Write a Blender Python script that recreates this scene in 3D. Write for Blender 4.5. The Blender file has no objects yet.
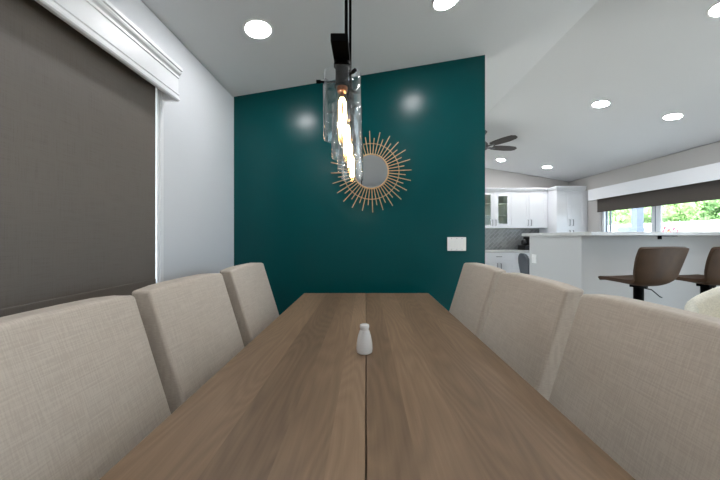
import bpy, bmesh, math, random
from mathutils import Vector, Matrix
random.seed(7)
PI = math.pi
S = bpy.context.scene
COL = S.collection

# ------------------------------------------------------------------ helpers
def lin(c):
    c = c / 255.0
    return c / 12.92 if c <= 0.04045 else ((c + 0.055) / 1.055) ** 2.4
def rgb(r, g, b): return (lin(r), lin(g), lin(b), 1.0)

def newmat(name):
    m = bpy.data.materials.new(name); m.use_nodes = True
    nt = m.node_tree
    return m, nt, nt.nodes['Principled BSDF']

def simple(name, col, rough=0.5, metal=0.0, var=0.0, scale=8.0, bump=0.0, bscale=60.0, spec=0.5, coat=0.0):
    m, nt, b = newmat(name)
    b.inputs['Base Color'].default_value = col
    b.inputs['Roughness'].default_value = rough
    b.inputs['Metallic'].default_value = metal
    b.inputs['Specular IOR Level'].default_value = spec
    b.inputs['Coat Weight'].default_value = coat
    tc = nt.nodes.new('ShaderNodeTexCoord')
    if var > 0:
        n = nt.nodes.new('ShaderNodeTexNoise'); n.inputs['Scale'].default_value = scale; n.inputs['Detail'].default_value = 4
        nt.links.new(tc.outputs['Object'], n.inputs['Vector'])
        r = nt.nodes.new('ShaderNodeValToRGB')
        r.color_ramp.elements[0].position = 0.3; r.color_ramp.elements[1].position = 0.7
        r.color_ramp.elements[0].color = tuple(c * (1 - var) for c in col[:3]) + (1,)
        r.color_ramp.elements[1].color = tuple(min(1, c * (1 + var)) for c in col[:3]) + (1,)
        nt.links.new(n.outputs['Fac'], r.inputs['Fac']); nt.links.new(r.outputs['Color'], b.inputs['Base Color'])
    if bump > 0:
        n2 = nt.nodes.new('ShaderNodeTexNoise'); n2.inputs['Scale'].default_value = bscale; n2.inputs['Detail'].default_value = 3
        nt.links.new(tc.outputs['Object'], n2.inputs['Vector'])
        bp = nt.nodes.new('ShaderNodeBump'); bp.inputs['Strength'].default_value = bump; bp.inputs['Distance'].default_value = 0.002
        nt.links.new(n2.outputs['Fac'], bp.inputs['Height']); nt.links.new(bp.outputs['Normal'], b.inputs['Normal'])
    return m

def emit(name, col, strength):
    m, nt, b = newmat(name)
    b.inputs['Base Color'].default_value = (0.8, 0.8, 0.8, 1)
    b.inputs['Emission Color'].default_value = col
    b.inputs['Emission Strength'].default_value = strength
    return m

def thin_glass(name, tint=(1, 1, 1, 1), rough=0.0, ior=1.5, body=0.0):
    """clear sheet glass: what passes through stays, edges and lamps reflect"""
    m = bpy.data.materials.new(name); m.use_nodes = True
    nt = m.node_tree; nt.nodes.clear()
    out = nt.nodes.new('ShaderNodeOutputMaterial')
    tr = nt.nodes.new('ShaderNodeBsdfTransparent'); tr.inputs['Color'].default_value = tint
    gl = nt.nodes.new('ShaderNodeBsdfGlossy'); gl.inputs['Roughness'].default_value = rough
    lw = nt.nodes.new('ShaderNodeLayerWeight'); lw.inputs['Blend'].default_value = 0.5
    pw = nt.nodes.new('ShaderNodeMath'); pw.operation = 'POWER'; pw.inputs[1].default_value = 3.2
    nt.links.new(lw.outputs['Facing'], pw.inputs[0])
    fr = nt.nodes.new('ShaderNodeMath'); fr.operation = 'MULTIPLY_ADD'; fr.inputs[1].default_value = 0.85; fr.inputs[2].default_value = ((ior - 1) / (ior + 1)) ** 2
    nt.links.new(pw.outputs[0], fr.inputs[0])
    mx = nt.nodes.new('ShaderNodeMixShader')
    nt.links.new(fr.outputs[0], mx.inputs[0]); nt.links.new(tr.outputs[0], mx.inputs[1]); nt.links.new(gl.outputs[0], mx.inputs[2])
    nt.links.new(mx.outputs[0], out.inputs['Surface'])
    return m

def obj(name, bm, mat, parent=None, smooth=False, angle=40):
    me = bpy.data.meshes.new(name)
    bmesh.ops.recalc_face_normals(bm, faces=bm.faces[:])
    bm.to_mesh(me); bm.free()
    me.materials.append(mat)
    if smooth:
        for p in me.polygons: p.use_smooth = True
        try: me.set_sharp_from_angle(angle=math.radians(angle))
        except Exception: pass
    o = bpy.data.objects.new(name, me); COL.objects.link(o)
    if parent: o.parent = parent
    return o

def tag(o, label, cat, group=None):
    o['label'] = label; o['category'] = cat
    if group: o['group'] = group
    return o
def thing(name, label, cat, loc=(0, 0, 0), rz=0.0, group=None):
    o = bpy.data.objects.new(name, None); COL.objects.link(o)
    o.empty_display_size = 0.05
    o.location = loc; o.rotation_euler = (0, 0, rz)
    return tag(o, label, cat, group)
def struct(name, bm, mat, parent=None, smooth=False):
    o = obj(name, bm, mat, parent, smooth)
    if parent is None: o['kind'] = 'structure'
    return o
def dup(root, loc, rz, label, group=None):
    r = root.copy(); COL.objects.link(r)
    r.location = loc; r.rotation_euler = (0, 0, rz); r['label'] = label
    if group: r['group'] = group
    for ch in list(root.children):
        c = ch.copy(); COL.objects.link(c); c.parent = r
        for g in list(ch.children):
            d = g.copy(); COL.objects.link(d); d.parent = c
    return r

def box(bm, x0, x1, y0, y1, z0, z1, bev=0.0, seg=2):
    r = bmesh.ops.create_cube(bm, size=1.0)
    vs = r['verts']
    for v in vs:
        v.co = Vector(((x0 + x1) / 2 + v.co.x * (x1 - x0), (y0 + y1) / 2 + v.co.y * (y1 - y0), (z0 + z1) / 2 + v.co.z * (z1 - z0)))
    if bev > 0:
        es = list({e for v in vs for e in v.link_edges})
        bmesh.ops.bevel(bm, geom=es, offset=bev, segments=seg, profile=0.5, affect='EDGES')
    return bm
def B(*a, **k):
    return box(bmesh.new(), *a, **k)

def lathe(bm, prof, cx=0, cy=0, cz=0, seg=24, M=None, close=False):
    rings = []
    for (r, z) in prof:
        ring = []
        for k in range(seg):
            a = 2 * PI * k / seg
            p = Vector((r * math.cos(a), r * math.sin(a), z))
            if M is not None: p = M @ p
            ring.append(bm.verts.new(p + Vector((cx, cy, cz))))
        rings.append(ring)
    n = len(rings)
    for i in range(n - 1 if not close else n):
        a, b = rings[i], rings[(i + 1) % n]
        for k in range(seg):
            bm.faces.new((a[k], a[(k + 1) % seg], b[(k + 1) % seg], b[k]))
    if not close:
        if prof[0][0] > 1e-6: bm.faces.new(rings[0])
        if prof[-1][0] > 1e-6: bm.faces.new(rings[-1])
    bmesh.ops.remove_doubles(bm, verts=bm.verts[:], dist=1e-6)
    return bm
def L(prof, **k): return lathe(bmesh.new(), prof, **k)

def tube(bm, pts, r, seg=10, r2=None):
    pts = [Vector(p) for p in pts]; rings = []
    for i, p in enumerate(pts):
        t = (pts[min(i + 1, len(pts) - 1)] - pts[max(i - 1, 0)]).normalized()
        up = Vector((0, 0, 1)) if abs(t.z) < 0.9 else Vector((1, 0, 0))
        u = t.cross(up).normalized(); w = t.cross(u).normalized()
        rr = r if r2 is None else r + (r2 - r) * i / (len(pts) - 1)
        rings.append([bm.verts.new(p + u * rr * math.cos(2 * PI * k / seg) + w * rr * math.sin(2 * PI * k / seg)) for k in range(seg)])
    for a, b in zip(rings, rings[1:]):
        for k in range(seg): bm.faces.new((a[k], a[(k + 1) % seg], b[(k + 1) % seg], b[k]))
    bm.faces.new(rings[0]); bm.faces.new(rings[-1])
    return bm
def T(pts, r, **k): return tube(bmesh.new(), pts, r, **k)

def prism(bm, pts, axis, a0, a1):
    """polygon extruded along an axis; pts are the two other coordinates in xyz order"""
    def mk(p, a):
        q = list(p); q.insert(axis, a); return bm.verts.new(q)
    A = [mk(p, a0) for p in pts]; Bv = [mk(p, a1) for p in pts]
    bm.faces.new(A); bm.faces.new(Bv)
    n = len(pts)
    for i in range(n): bm.faces.new((A[i], A[(i + 1) % n], Bv[(i + 1) % n], Bv[i]))
    return bm
def P(pts, axis, a0, a1): return prism(bmesh.new(), pts, axis, a0, a1)

# ------------------------------------------------------------------ measures
CZ = 1.21                       # camera height
F = 300.0                       # focal length in pixels
XL, XR = -1.158, 4.50           # side walls
YW = 2.63                       # green wall
YB = 6.67                       # far kitchen wall
YR = -3.2                       # wall behind the camera
ZE = 2.44; RX = 1.67; SL = 0.167; ZR = ZE + (RX - XL) * SL
def zc(x): return ZE + (x - XL) * SL if x < RX else ZR - (x - RX) * SL

# ------------------------------------------------------------------ materials
M_wall = simple('wall_paint', rgb(214, 216, 220), 0.6, bump=0.08, bscale=180)
M_kwall = simple('kitchen_wall_paint', rgb(184, 181, 178), 0.65, bump=0.08, bscale=180)
M_ceil = simple('ceiling_paint', rgb(213, 215, 217), 0.85, bump=0.1, bscale=140)
M_green = simple('green_satin_paint', rgb(0, 72, 74), 0.25, bump=0.10, bscale=70, spec=0.22)
M_trim = simple('white_trim_paint', rgb(232, 233, 236), 0.35)
M_bar = simple('bar_paint', rgb(196, 196, 196), 0.6, bump=0.08, bscale=160)
M_white = simple('cabinet_white', rgb(232, 233, 236), 0.3)
M_black = simple('black_metal', rgb(3, 3, 3), 0.55, spec=0.03)
M_chrome = simple('brushed_nickel', rgb(112, 112, 114), 0.28, metal=1.0)
M_copper = simple('copper', rgb(120, 72, 46), 0.4, metal=1.0)
M_rattan = simple('golden_cane', rgb(198, 170, 130), 0.45, var=0.2, scale=30)
M_mirror = simple('mirror_glass', rgb(225, 228, 230), 0.02, metal=1.0)
M_plate = simple('white_plastic', rgb(238, 238, 236), 0.35)
M_ceramic = simple('white_ceramic', rgb(226, 226, 226), 0.2, coat=0.3)
M_stone = simple('white_quartz', rgb(205, 205, 204), 0.22, var=0.06, scale=14)
M_leather = simple('brown_leather', rgb(62, 43, 27), 0.55, var=0.28, scale=8, bump=0.15, bscale=120, spec=0.2)
M_greyfab = simple('grey_upholstery', rgb(88, 92, 98), 0.8, var=0.08, scale=40)
M_shade = None
M_fan = simple('dark_fan_blade', rgb(62, 58, 56), 0.5, var=0.2, scale=12)
M_appl = simple('black_appliance', rgb(14, 14, 15), 0.3)
M_leg = simple('dark_leg_wood', rgb(52, 38, 28), 0.45, var=0.2, scale=20)
M_lens = emit('can_light_lens', (0.985, 0.985, 1.0, 1), 112.0)
M_fil = emit('glowing_filament', (1.0, 0.80, 0.55, 1), 34.0)
M_glass = thin_glass('clear_glass', (0.985, 0.99, 0.99, 1), 0.015, 1.62)
M_pane = thin_glass('window_pane', (0.97, 0.985, 0.98, 1), 0.0, 1.35)
M_bulb = thin_glass('amber_bulb_glass', (1.0, 0.90, 0.72, 1), 0.02, 1.45)
M_cabin = simple('cabinet_interior', rgb(226, 230, 220), 0.6)
M_ivory = simple('ivory_window_frame', rgb(228, 232, 236), 0.35)
M_dframe = simple('grey_window_frame', rgb(128, 140, 152), 0.4)
M_patio = simple('patio_concrete', rgb(214, 210, 204), 0.8, var=0.06, scale=3)
M_fence = simple('white_fence', rgb(240, 238, 234), 0.6)
M_bark = simple('bark', rgb(92, 74, 58), 0.9, var=0.3, scale=20)
M_postblue = simple('blue_grey_post_shade_grill', rgb(92, 102, 118), 0.6)  # shaded side of the white post put into the colour; grill shares it
M_leaf = simple('leaf_green', rgb(120, 156, 96), 0.6, var=0.4, scale=2.5)
M_leaf2 = simple('leaf_light', rgb(150, 180, 118), 0.6, var=0.4, scale=2.5)
M_red = simple('red_petal', rgb(206, 48, 70), 0.6)
M_terra = simple('terracotta', rgb(170, 96, 66), 0.8)
M_floor = None

def shade_mat():
    m, nt, b = newmat('taupe_shade_fabric')
    tc = nt.nodes.new('ShaderNodeTexCoord')
    mp = nt.nodes.new('ShaderNodeMapping'); mp.inputs['Scale'].default_value = (1, 420, 9)
    n = nt.nodes.new('ShaderNodeTexNoise'); n.inputs['Scale'].default_value = 1.0; n.inputs['Detail'].default_value = 2
    mp2 = nt.nodes.new('ShaderNodeMapping'); mp2.inputs['Scale'].default_value = (1, 9, 420)
    n2 = nt.nodes.new('ShaderNodeTexNoise'); n2.inputs['Scale'].default_value = 1.0; n2.inputs['Detail'].default_value = 2
    ad = nt.nodes.new('ShaderNodeMath'); ad.operation = 'ADD'
    r = nt.nodes.new('ShaderNodeValToRGB')
    r.color_ramp.elements[0].position = 0.7; r.color_ramp.elements[0].color = rgb(98, 91, 84)
    r.color_ramp.elements[1].position = 1.3; r.color_ramp.elements[1].color = rgb(108, 101, 94)
    nt.links.new(tc.outputs['Object'], mp.inputs[0]); nt.links.new(mp.outputs[0], n.inputs['Vector'])
    nt.links.new(tc.outputs['Object'], mp2.inputs[0]); nt.links.new(mp2.outputs[0], n2.inputs['Vector'])
    nt.links.new(n.outputs['Fac'], ad.inputs[0]); nt.links.new(n2.outputs['Fac'], ad.inputs[1])
    nt.links.new(ad.outputs[0], r.inputs['Fac']); nt.links.new(r.outputs['Color'], b.inputs['Base Color'])
    b.inputs['Roughness'].default_value = 0.55
    return m
M_shade = shade_mat()

def linen(name, c0, c1, sc=1.0, bumpy=0.35):
    m, nt, b = newmat(name)
    tc = nt.nodes.new('ShaderNodeTexCoord')
    outs = []
    for s in ((60, 12, 330), (60, 330, 10)):
        mp = nt.nodes.new('ShaderNodeMapping'); mp.inputs['Scale'].default_value = tuple(q * sc for q in s)
        n = nt.nodes.new('ShaderNodeTexNoise'); n.inputs['Scale'].default_value = 1.0; n.inputs['Detail'].default_value = 3
        nt.links.new(tc.outputs['Object'], mp.inputs[0]); nt.links.new(mp.outputs[0], n.inputs['Vector'])
        outs.append(n.outputs['Fac'])
    ad = nt.nodes.new('ShaderNodeMath'); ad.operation = 'ADD'
    nt.links.new(outs[0], ad.inputs[0]); nt.links.new(outs[1], ad.inputs[1])
    r = nt.nodes.new('ShaderNodeValToRGB')
    r.color_ramp.elements[0].position = 0.72; r.color_ramp.elements[0].color = c0
    r.color_ramp.elements[1].position = 1.0; r.color_ramp.elements[1].color = c1
    hf = nt.nodes.new('ShaderNodeMath'); hf.operation = 'MULTIPLY'; hf.inputs[1].default_value = 0.85
    nt.links.new(ad.outputs[0], hf.inputs[0]); nt.links.new(hf.outputs[0], r.inputs['Fac'])
    nt.links.new(r.outputs['Color'], b.inputs['Base Color'])
    bp = nt.nodes.new('ShaderNodeBump'); bp.inputs['Strength'].default_value = bumpy; bp.inputs['Distance'].default_value = 0.0012
    nt.links.new(ad.outputs[0], bp.inputs['Height']); nt.links.new(bp.outputs['Normal'], b.inputs['Normal'])
    b.inputs['Roughness'].default_value = 0.9
    b.inputs['Sheen Weight'].default_value = 0.15
    return m
M_linen = linen('beige_linen', rgb(184, 172, 159), rgb(196, 185, 172), bumpy=0.25)
M_kshade = simple('backlit_dark_shade_fabric', rgb(70, 62, 56), 0.6, bump=0.2, bscale=300)  # same kind of shade fabric, its backlit darkness put into the colour
M_piping = simple('linen_piping', rgb(205, 197, 186), 0.85)
M_boucle = simple('cream_boucle', rgb(226, 222, 208), 0.9, var=0.1, scale=90, bump=0.9, bscale=110)

def wood_mat():
    m, nt, b = newmat('table_wood')
    N, K = nt.nodes.new, nt.links.new
    tc = N('ShaderNodeTexCoord'); sp = N('ShaderNodeSeparateXYZ'); K(tc.outputs['Object'], sp.inputs[0])
    # plank index across the table
    mr = N('ShaderNodeMapRange'); mr.inputs['From Min'].default_value = -0.5; mr.inputs['From Max'].default_value = 0.5
    K(sp.outputs['X'], mr.inputs['Value'])
    r = N('ShaderNodeValToRGB'); r.color_ramp.interpolation = 'CONSTANT'
    stops = [(0.0, .56), (.185, .26), (.315, .44), (.418, .70), (.502, .34), (.60, .58), (.72, .42), (.86, .54)]
    cr = r.color_ramp
    cr.elements[0].position = 0; cr.elements[1].position = stops[1][0]
    while len(cr.elements) < len(stops): cr.elements.new(0.99)
    for e, (p, v) in zip(cr.elements, stops): e.position = p; e.color = (v, v, v, 1)
    K(mr.outputs[0], r.inputs['Fac'])
    # offset each plank's grain
    off = N('ShaderNodeMath'); off.operation = 'MULTIPLY'; off.inputs[1].default_value = 37.0; K(r.outputs['Color'], off.inputs[0])
    cb = N('ShaderNodeCombineXYZ'); K(sp.outputs['X'], cb.inputs['X']); K(off.outputs[0], cb.inputs['Z'])
    ya = N('ShaderNodeMath'); ya.operation = 'ADD'; K(sp.outputs['Y'], ya.inputs[0]); K(off.outputs[0], ya.inputs[1]); K(ya.outputs[0], cb.inputs['Y'])
    # long fine grain
    mp = N('ShaderNodeMapping'); mp.inputs['Scale'].default_value = (150, 5.5, 1); K(cb.outputs[0], mp.inputs[0])
    n1 = N('ShaderNodeTexNoise'); n1.inputs['Scale'].default_value = 1; n1.inputs['Detail'].default_value = 5; K(mp.outputs[0], n1.inputs['Vector'])
    # cathedral figure
    mp2 = N('ShaderNodeMapping'); mp2.inputs['Scale'].default_value = (6.0, 0.8, 1); K(cb.outputs[0], mp2.inputs[0])
    n2 = N('ShaderNodeTexNoise'); n2.inputs['Scale'].default_value = 1.0; n2.inputs['Detail'].default_value = 1.5; K(mp2.outputs[0], n2.inputs['Vector'])
    f = N('ShaderNodeMath'); f.operation = 'MULTIPLY'; f.inputs[1].default_value = 20.0; K(n2.outputs['Fac'], f.inputs[0])
    fr = N('ShaderNodeMath'); fr.operation = 'PINGPONG'; fr.inputs[1].default_value = 0.5; K(f.outputs[0], fr.inputs[0])
    # broad stain
    n3 = N('ShaderNodeTexNoise'); n3.inputs['Scale'].default_value = 2.2; n3.inputs['Detail'].default_value = 3
    mp3 = N('ShaderNodeMapping'); mp3.inputs['Scale'].default_value = (3, 1, 1); K(cb.outputs[0], mp3.inputs[0]); K(mp3.outputs[0], n3.inputs['Vector'])
    def mad(a, ka, bsock, kb):
        m1 = N('ShaderNodeMath'); m1.operation = 'MULTIPLY'; m1.inputs[1].default_value = ka; K(a, m1.inputs[0])
        m2 = N('ShaderNodeMath'); m2.operation = 'MULTIPLY_ADD'; m2.inputs[1].default_value = kb; K(bsock, m2.inputs[0]); K(m1.outputs[0], m2.inputs[2])
        return m2.outputs[0]
    v = mad(r.outputs['Color'], 0.48, n1.outputs['Fac'], 0.20)
    v = mad(v, 1.0, fr.outputs[0], 0.19)
    v = mad(v, 1.0, n3.outputs['Fac'], 0.20)
    cr2 = N('ShaderNodeValToRGB')
    c2 = cr2.color_ramp
    c2.elements[0].position = 0.26; c2.elements[0].color = rgb(98, 79, 61)
    c2.elements[1].position = 0.84; c2.elements[1].color = rgb(162, 136, 110)
    e = c2.elements.new(0.52); e.color = rgb(129, 106, 84)
    K(v, cr2.inputs['Fac']); K(cr2.outputs['Color'], b.inputs['Base Color'])
    bp = N('ShaderNodeBump'); bp.inputs['Strength'].default_value = 0.15; bp.inputs['Distance'].default_value = 0.001
    K(n1.outputs['Fac'], bp.inputs['Height']); K(bp.outputs['Normal'], b.inputs['Normal'])
    b.inputs['Roughness'].default_value = 0.46; b.inputs['Specular IOR Level'].default_value = 0.35
    return m
M_wood = wood_mat()

def tile_mat():
    """grey glass tiles laid in a slanting herringbone"""
    m, nt, b = newmat('grey_mosaic_tile')
    N, K = nt.nodes.new, nt.links.new
    tc = N('ShaderNodeTexCoord'); mp = N('ShaderNodeMapping')
    mp.inputs['Rotation'].default_value = (math.radians(90), 0, 0)
    K(tc.outputs['Object'], mp.inputs[0])
    mp2 = N('ShaderNodeMapping'); mp2.inputs['Rotation'].default_value = (0, 0, math.radians(45)); K(mp.outputs[0], mp2.inputs[0])
    br = N('ShaderNodeTexBrick'); br.inputs['Scale'].default_value = 1.0
    br.inputs['Brick Width'].default_value = 0.15; br.inputs['Row Height'].default_value = 0.06; br.inputs['Mortar Size'].default_value = 0.005
    br.inputs['Color1'].default_value = rgb(140, 140, 138); br.inputs['Color2'].default_value = rgb(164, 164, 162); br.inputs['Mortar'].default_value = rgb(176, 176, 174)
    K(mp2.outputs[0], br.inputs['Vector']); K(br.outputs['Color'], b.inputs['Base Color'])
    b.inputs['Roughness'].default_value = 0.25
    return m
M_tile = tile_mat()

def floor_mat():
    m, nt, b = newmat('floor_planks')
    N, K = nt.nodes.new, nt.links.new
    tc = N('ShaderNodeTexCoord')
    br = N('ShaderNodeTexBrick'); br.inputs['Brick Width'].default_value = 1.2; br.inputs['Row Height'].default_value = 0.2
    br.inputs['Mortar Size'].default_value = 0.002; br.inputs['Scale'].default_value = 1
    br.inputs['Color1'].default_value = rgb(176, 166, 152); br.inputs['Color2'].default_value = rgb(192, 182, 168); br.inputs['Mortar'].default_value = rgb(120, 112, 100)
    K(tc.outputs['Object'], br.inputs['Vector']); K(br.outputs['Color'], b.inputs['Base Color'])
    b.inputs['Roughness'].default_value = 0.4
    return m
M_floor = floor_mat()

# ------------------------------------------------------------------ room shell
TH = 0.14
struct('floor', B(XL - TH, XR + TH, YR - TH, YB + TH, -0.12, 0.0), M_floor)
ov = 0.45
struct('ceiling', P([(XL - TH - ov, zc(XL) - (TH + ov) * SL), (RX, ZR), (XR + TH + ov, zc(XR) - (TH + ov) * SL),
                     (XR + TH + ov, zc(XR) + 0.2), (RX, ZR + 0.2), (XL - TH - ov, zc(XL) + 0.2)], 1, YR - 0.5, YB + 0.5), M_ceil)

def wall_open(name, x0, x1, y0, y1, z1, holes, mat):
    """wall along Y, with openings (ya, yb, za, zb)"""
    bm = bmesh.new()
    ya = y0
    for (a, b_, za, zb) in sorted(holes):
        box(bm, x0, x1, ya, a, 0, z1)
        if za > 0: box(bm, x0, x1, a, b_, 0, za)
        box(bm, x0, x1, a, b_, zb, z1)
        ya = b_
    box(bm, x0, x1, ya, y1, 0, z1)
    return struct(name, bm, mat)
PWIN_ADDED = (3.6, 5.3, 0.06, 2.08)  # added opening hidden by the green wall, brings daylight into the kitchen
DWIN_ADDED = (-0.6, 2.5, 0.06, 2.08)  # added opening out of view, daylight for bar front and left wall
LWIN = (-0.55, 1.645, 0.80, 2.06)
wall_open('wall_left', XL - TH, XL, YR - TH, YB + TH, ZE - 0.012, [LWIN, PWIN_ADDED], M_wall)
KWIN = (3.46, 5.78, 1.08, 2.06)
 
wall_open('wall_right', XR, XR + TH, YR - TH, YB + TH, ZE - 0.012, [KWIN, DWIN_ADDED], M_kwall)
def gable(x0, x1, y0, y1, mat, name, z0=0.0):
    pts = [(x0, z0), (x1, z0), (x1, zc(x1) - 0.001)]
    if x0 < RX < x1: pts.append((RX, ZR - 0.001))
    pts.append((x0, zc(x0) - 0.001))
    return struct(name, P(pts, 1, y0, y1), mat)
gable(XL, 1.044, YW, YW + 0.12, M_green, 'wall_accent')
gable(XL, XR, YB, YB + TH, M_kwall, 'wall_back')
# wall behind the camera with a glazed opening added to let daylight in
bm = bmesh.new()
RW_ADDED = (3.45, 4.4, 0.06, 2.2)
box(bm, XL, RW_ADDED[0], YR - TH, YR, 0, ZE); box(bm, RW_ADDED[1], XR, YR - TH, YR, 0, ZE)
box(bm, RW_ADDED[0], RW_ADDED[1], YR - TH, YR, 0, RW_ADDED[2]); box(bm, RW_ADDED[0], RW_ADDED[1], YR - TH, YR, RW_ADDED[3], ZE)
prism(bm, [(XL, ZE), (XR, ZE), (RX, ZR - 0.001)], 1, YR - TH, YR)
struct('wall_rear', bm, M_wall)

struct('baseboard_left', B(XL, XL + 0.015, YR, YW, 0, 0.13), M_trim)
struct('baseboard_accent', B(XL + 0.015, 1.044, YW - 0.015, YW, 0, 0.13), M_trim)

# --- left window: casing, sash, pane
def window_in_y(name, X, inward, hole, mullions, fmat, casing=True, depth=0.07):
    ya, yb, za, zb = hole
    x0, x1 = (X, X + depth) if inward < 0 else (X - depth, X)       # frame sits in the opening
    t = 0.055
    bm = bmesh.new()
    box(bm, x0, x1, ya, ya + t, za, zb); box(bm, x0, x1, yb - t, yb, za, zb)
    box(bm, x0, x1, ya + t, yb - t, za, za + t); box(bm, x0, x1, ya + t, yb - t, zb - t, zb)
    w = struct(name, bm, fmat)
    xm = (x0 + x1) / 2
    ys = [ya + t] + mullions + [yb - t]
    for i, m in enumerate(mullions):
        struct('window_mullion', B(x0 + 0.005, x1 - 0.005, m - 0.04, m + 0.04, za + t, zb - t), fmat, w)
    for a, b_ in zip(ys, ys[1:]):
        struct('window_pane', B(xm - 0.003, xm + 0.003, a, b_, za + t, zb - t), M_pane, w)
    if casing:
        bm = bmesh.new(); c = 0.055
        xa, xb = (X - 0.018, X) if inward < 0 else (X, X + 0.018)
        box(bm, xa, xb, ya - c, ya + 0.004, za - c, zb + c, 0.004); box(bm, xa, xb, yb - 0.004, yb + c, za - c, zb + c, 0.004)
        box(bm, xa, xb, ya, yb, zb, zb + c); box(bm, xa, xb, ya, yb, za - c, za)
        struct('window_casing', bm, M_trim, w)
    return w
w1 = window_in_y('window_1', XL - 0.06, +1, LWIN, [0.55], M_ivory, casing=False)
bm = bmesh.new(); c = 0.05
for (a, b_) in ((LWIN[0] - c, LWIN[0] + 0.003), (LWIN[1] - 0.003, LWIN[1] + c)):
    box(bm, XL, XL + 0.016, a, b_, LWIN[2] - c, LWIN[3] + c, 0.004)
    m_ = (a + b_) / 2
    box(bm, XL + 0.010, XL + 0.022, m_ - 0.012, m_ + 0.004, LWIN[2] - c, LWIN[3] + c, 0.004)
box(bm, XL, XL + 0.016, LWIN[0] - c, LWIN[1] + c, LWIN[3], LWIN[3] + c)
box(bm, XL, XL + 0.03, LWIN[0] - c, LWIN[1] + c, LWIN[2] - 0.03, LWIN[2])
struct('window_casing', bm, M_trim, w1)
w2 = window_in_y('window_2', XR + 0.05, -1, KWIN, [4.75], M_ivory, casing=False)
# slim sash lines at the far side of the kitchen window
struct('window_sash', B(XR + 0.03, XR + 0.05, 5.64, 5.675, KWIN[2] + 0.055, KWIN[3] - 0.055), M_dframe, w2)
struct('window_sash', B(XR + 0.03, XR + 0.05, 5.555, 5.585, KWIN[2] + 0.055, KWIN[3] - 0.055), M_dframe, w2)
struct('window_sash', B(XR + 0.03, XR + 0.05, 4.69, 4.706, KWIN[2] + 0.055, KWIN[3] - 0.055), M_dframe, w2)
struct('window_sash', B(XR + 0.03, XR + 0.05, 4.61, 4.688, KWIN[2] + 0.055, KWIN[3] - 0.055), M_ivory, w2)
struct('window_sill', B(XR - 0.05, XR + 0.05, KWIN[0] - 0.05, KWIN[1] + 0.05, KWIN[2] - 0.03, KWIN[2]), M_trim, w2)
window_in_y('window_added_kitchen', XL - 0.05, +1, PWIN_ADDED, [4.45], M_ivory, casing=False)  # unseen glazing added to brighten the kitchen
window_in_y('window_added_patio', XR + 0.05, -1, DWIN_ADDED, [0.95], M_ivory, casing=False)  # unseen patio glazing added as a daylight source
# frame and panes of the added rear opening
t = 0.06
bm = bmesh.new()
box(bm, RW_ADDED[0], RW_ADDED[0] + t, YR - 0.1, YR - 0.03, RW_ADDED[2], RW_ADDED[3]); box(bm, RW_ADDED[1] - t, RW_ADDED[1], YR - 0.1, YR - 0.03, RW_ADDED[2], RW_ADDED[3])
box(bm, RW_ADDED[0], RW_ADDED[1], YR - 0.1, YR - 0.03, RW_ADDED[3] - t, RW_ADDED[3]); box(bm, RW_ADDED[0], RW_ADDED[1], YR - 0.1, YR - 0.03, RW_ADDED[2], RW_ADDED[2] + t)
box(bm, 3.90, 3.95, YR - 0.1, YR - 0.03, RW_ADDED[2], RW_ADDED[3])
w4 = struct('window_added_rear', bm, M_ivory)
struct('window_pane', B(RW_ADDED[0] + t, 3.90, YR - 0.068, YR - 0.062, RW_ADDED[2] + t, RW_ADDED[3] - t), M_pane, w4)
struct('window_pane', B(3.95, RW_ADDED[1] - t, YR - 0.068, YR - 0.062, RW_ADDED[2] + t, RW_ADDED[3] - t), M_pane, w4)

# ------------------------------------------------------------------ left shade and cornice
sh = thing('roller_shade', 'wide taupe roller shade covering the window on the left wall', 'window shade', (XL + 0.012, 0.55, 0.83))
obj('shade_fabric', B(0.0, 0.003, -1.07, 1.078, 0.155, 1.27), M_shade, sh)
obj('hem_bar', B(-0.004, 0.007, -1.07, 1.078, -0.028, 0.155, 0.003), M_shade, sh)
obj('roller_tube', T([(0.024, -1.07, 1.27), (0.024, 1.078, 1.27)], 0.022, seg=16), M_plate, sh)

co = thing('window_cornice', 'white moulded cornice box above the taupe shade on left wall', 'window valance', (XL, 0.5, 1.977))
x0 = 0.001
ye0, ye1 = -1.25, 1.20
prof = [(0.001, 0.0), (0.098, 0.0), (0.104, 0.006), (0.104, 0.018), (0.098, 0.024), (0.098, 0.032), (0.102, 0.036), (0.102, 0.045), (0.095, 0.050),
        (0.095, 0.128), (0.100, 0.131), (0.100, 0.142), (0.103, 0.146), (0.110, 0.152), (0.114, 0.160), (0.114, 0.166), (0.120, 0.170), (0.120, 0.186), (0.001, 0.186)]
front = [p for p in prof if p[0] > 0.05]
inner = [(0.083, 0.170), (0.083, 0.0)]
bm = bmesh.new()
prism(bm, front + [(0.083, 0.186), (0.083, 0.0)], 1, ye0, ye1)
obj('cornice_front', bm, M_trim, co)
obj('cornice_top', B(0.001, 0.083, ye0, ye1, 0.168, 0.186), M_trim, co)
obj('cornice_end', B(0.001, 0.083, ye1 - 0.02, ye1, 0.0, 0.168), M_trim, co)
obj('cornice_end', B(0.001, 0.083, ye0, ye0 + 0.02, 0.0, 0.168), M_trim, co)

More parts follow.
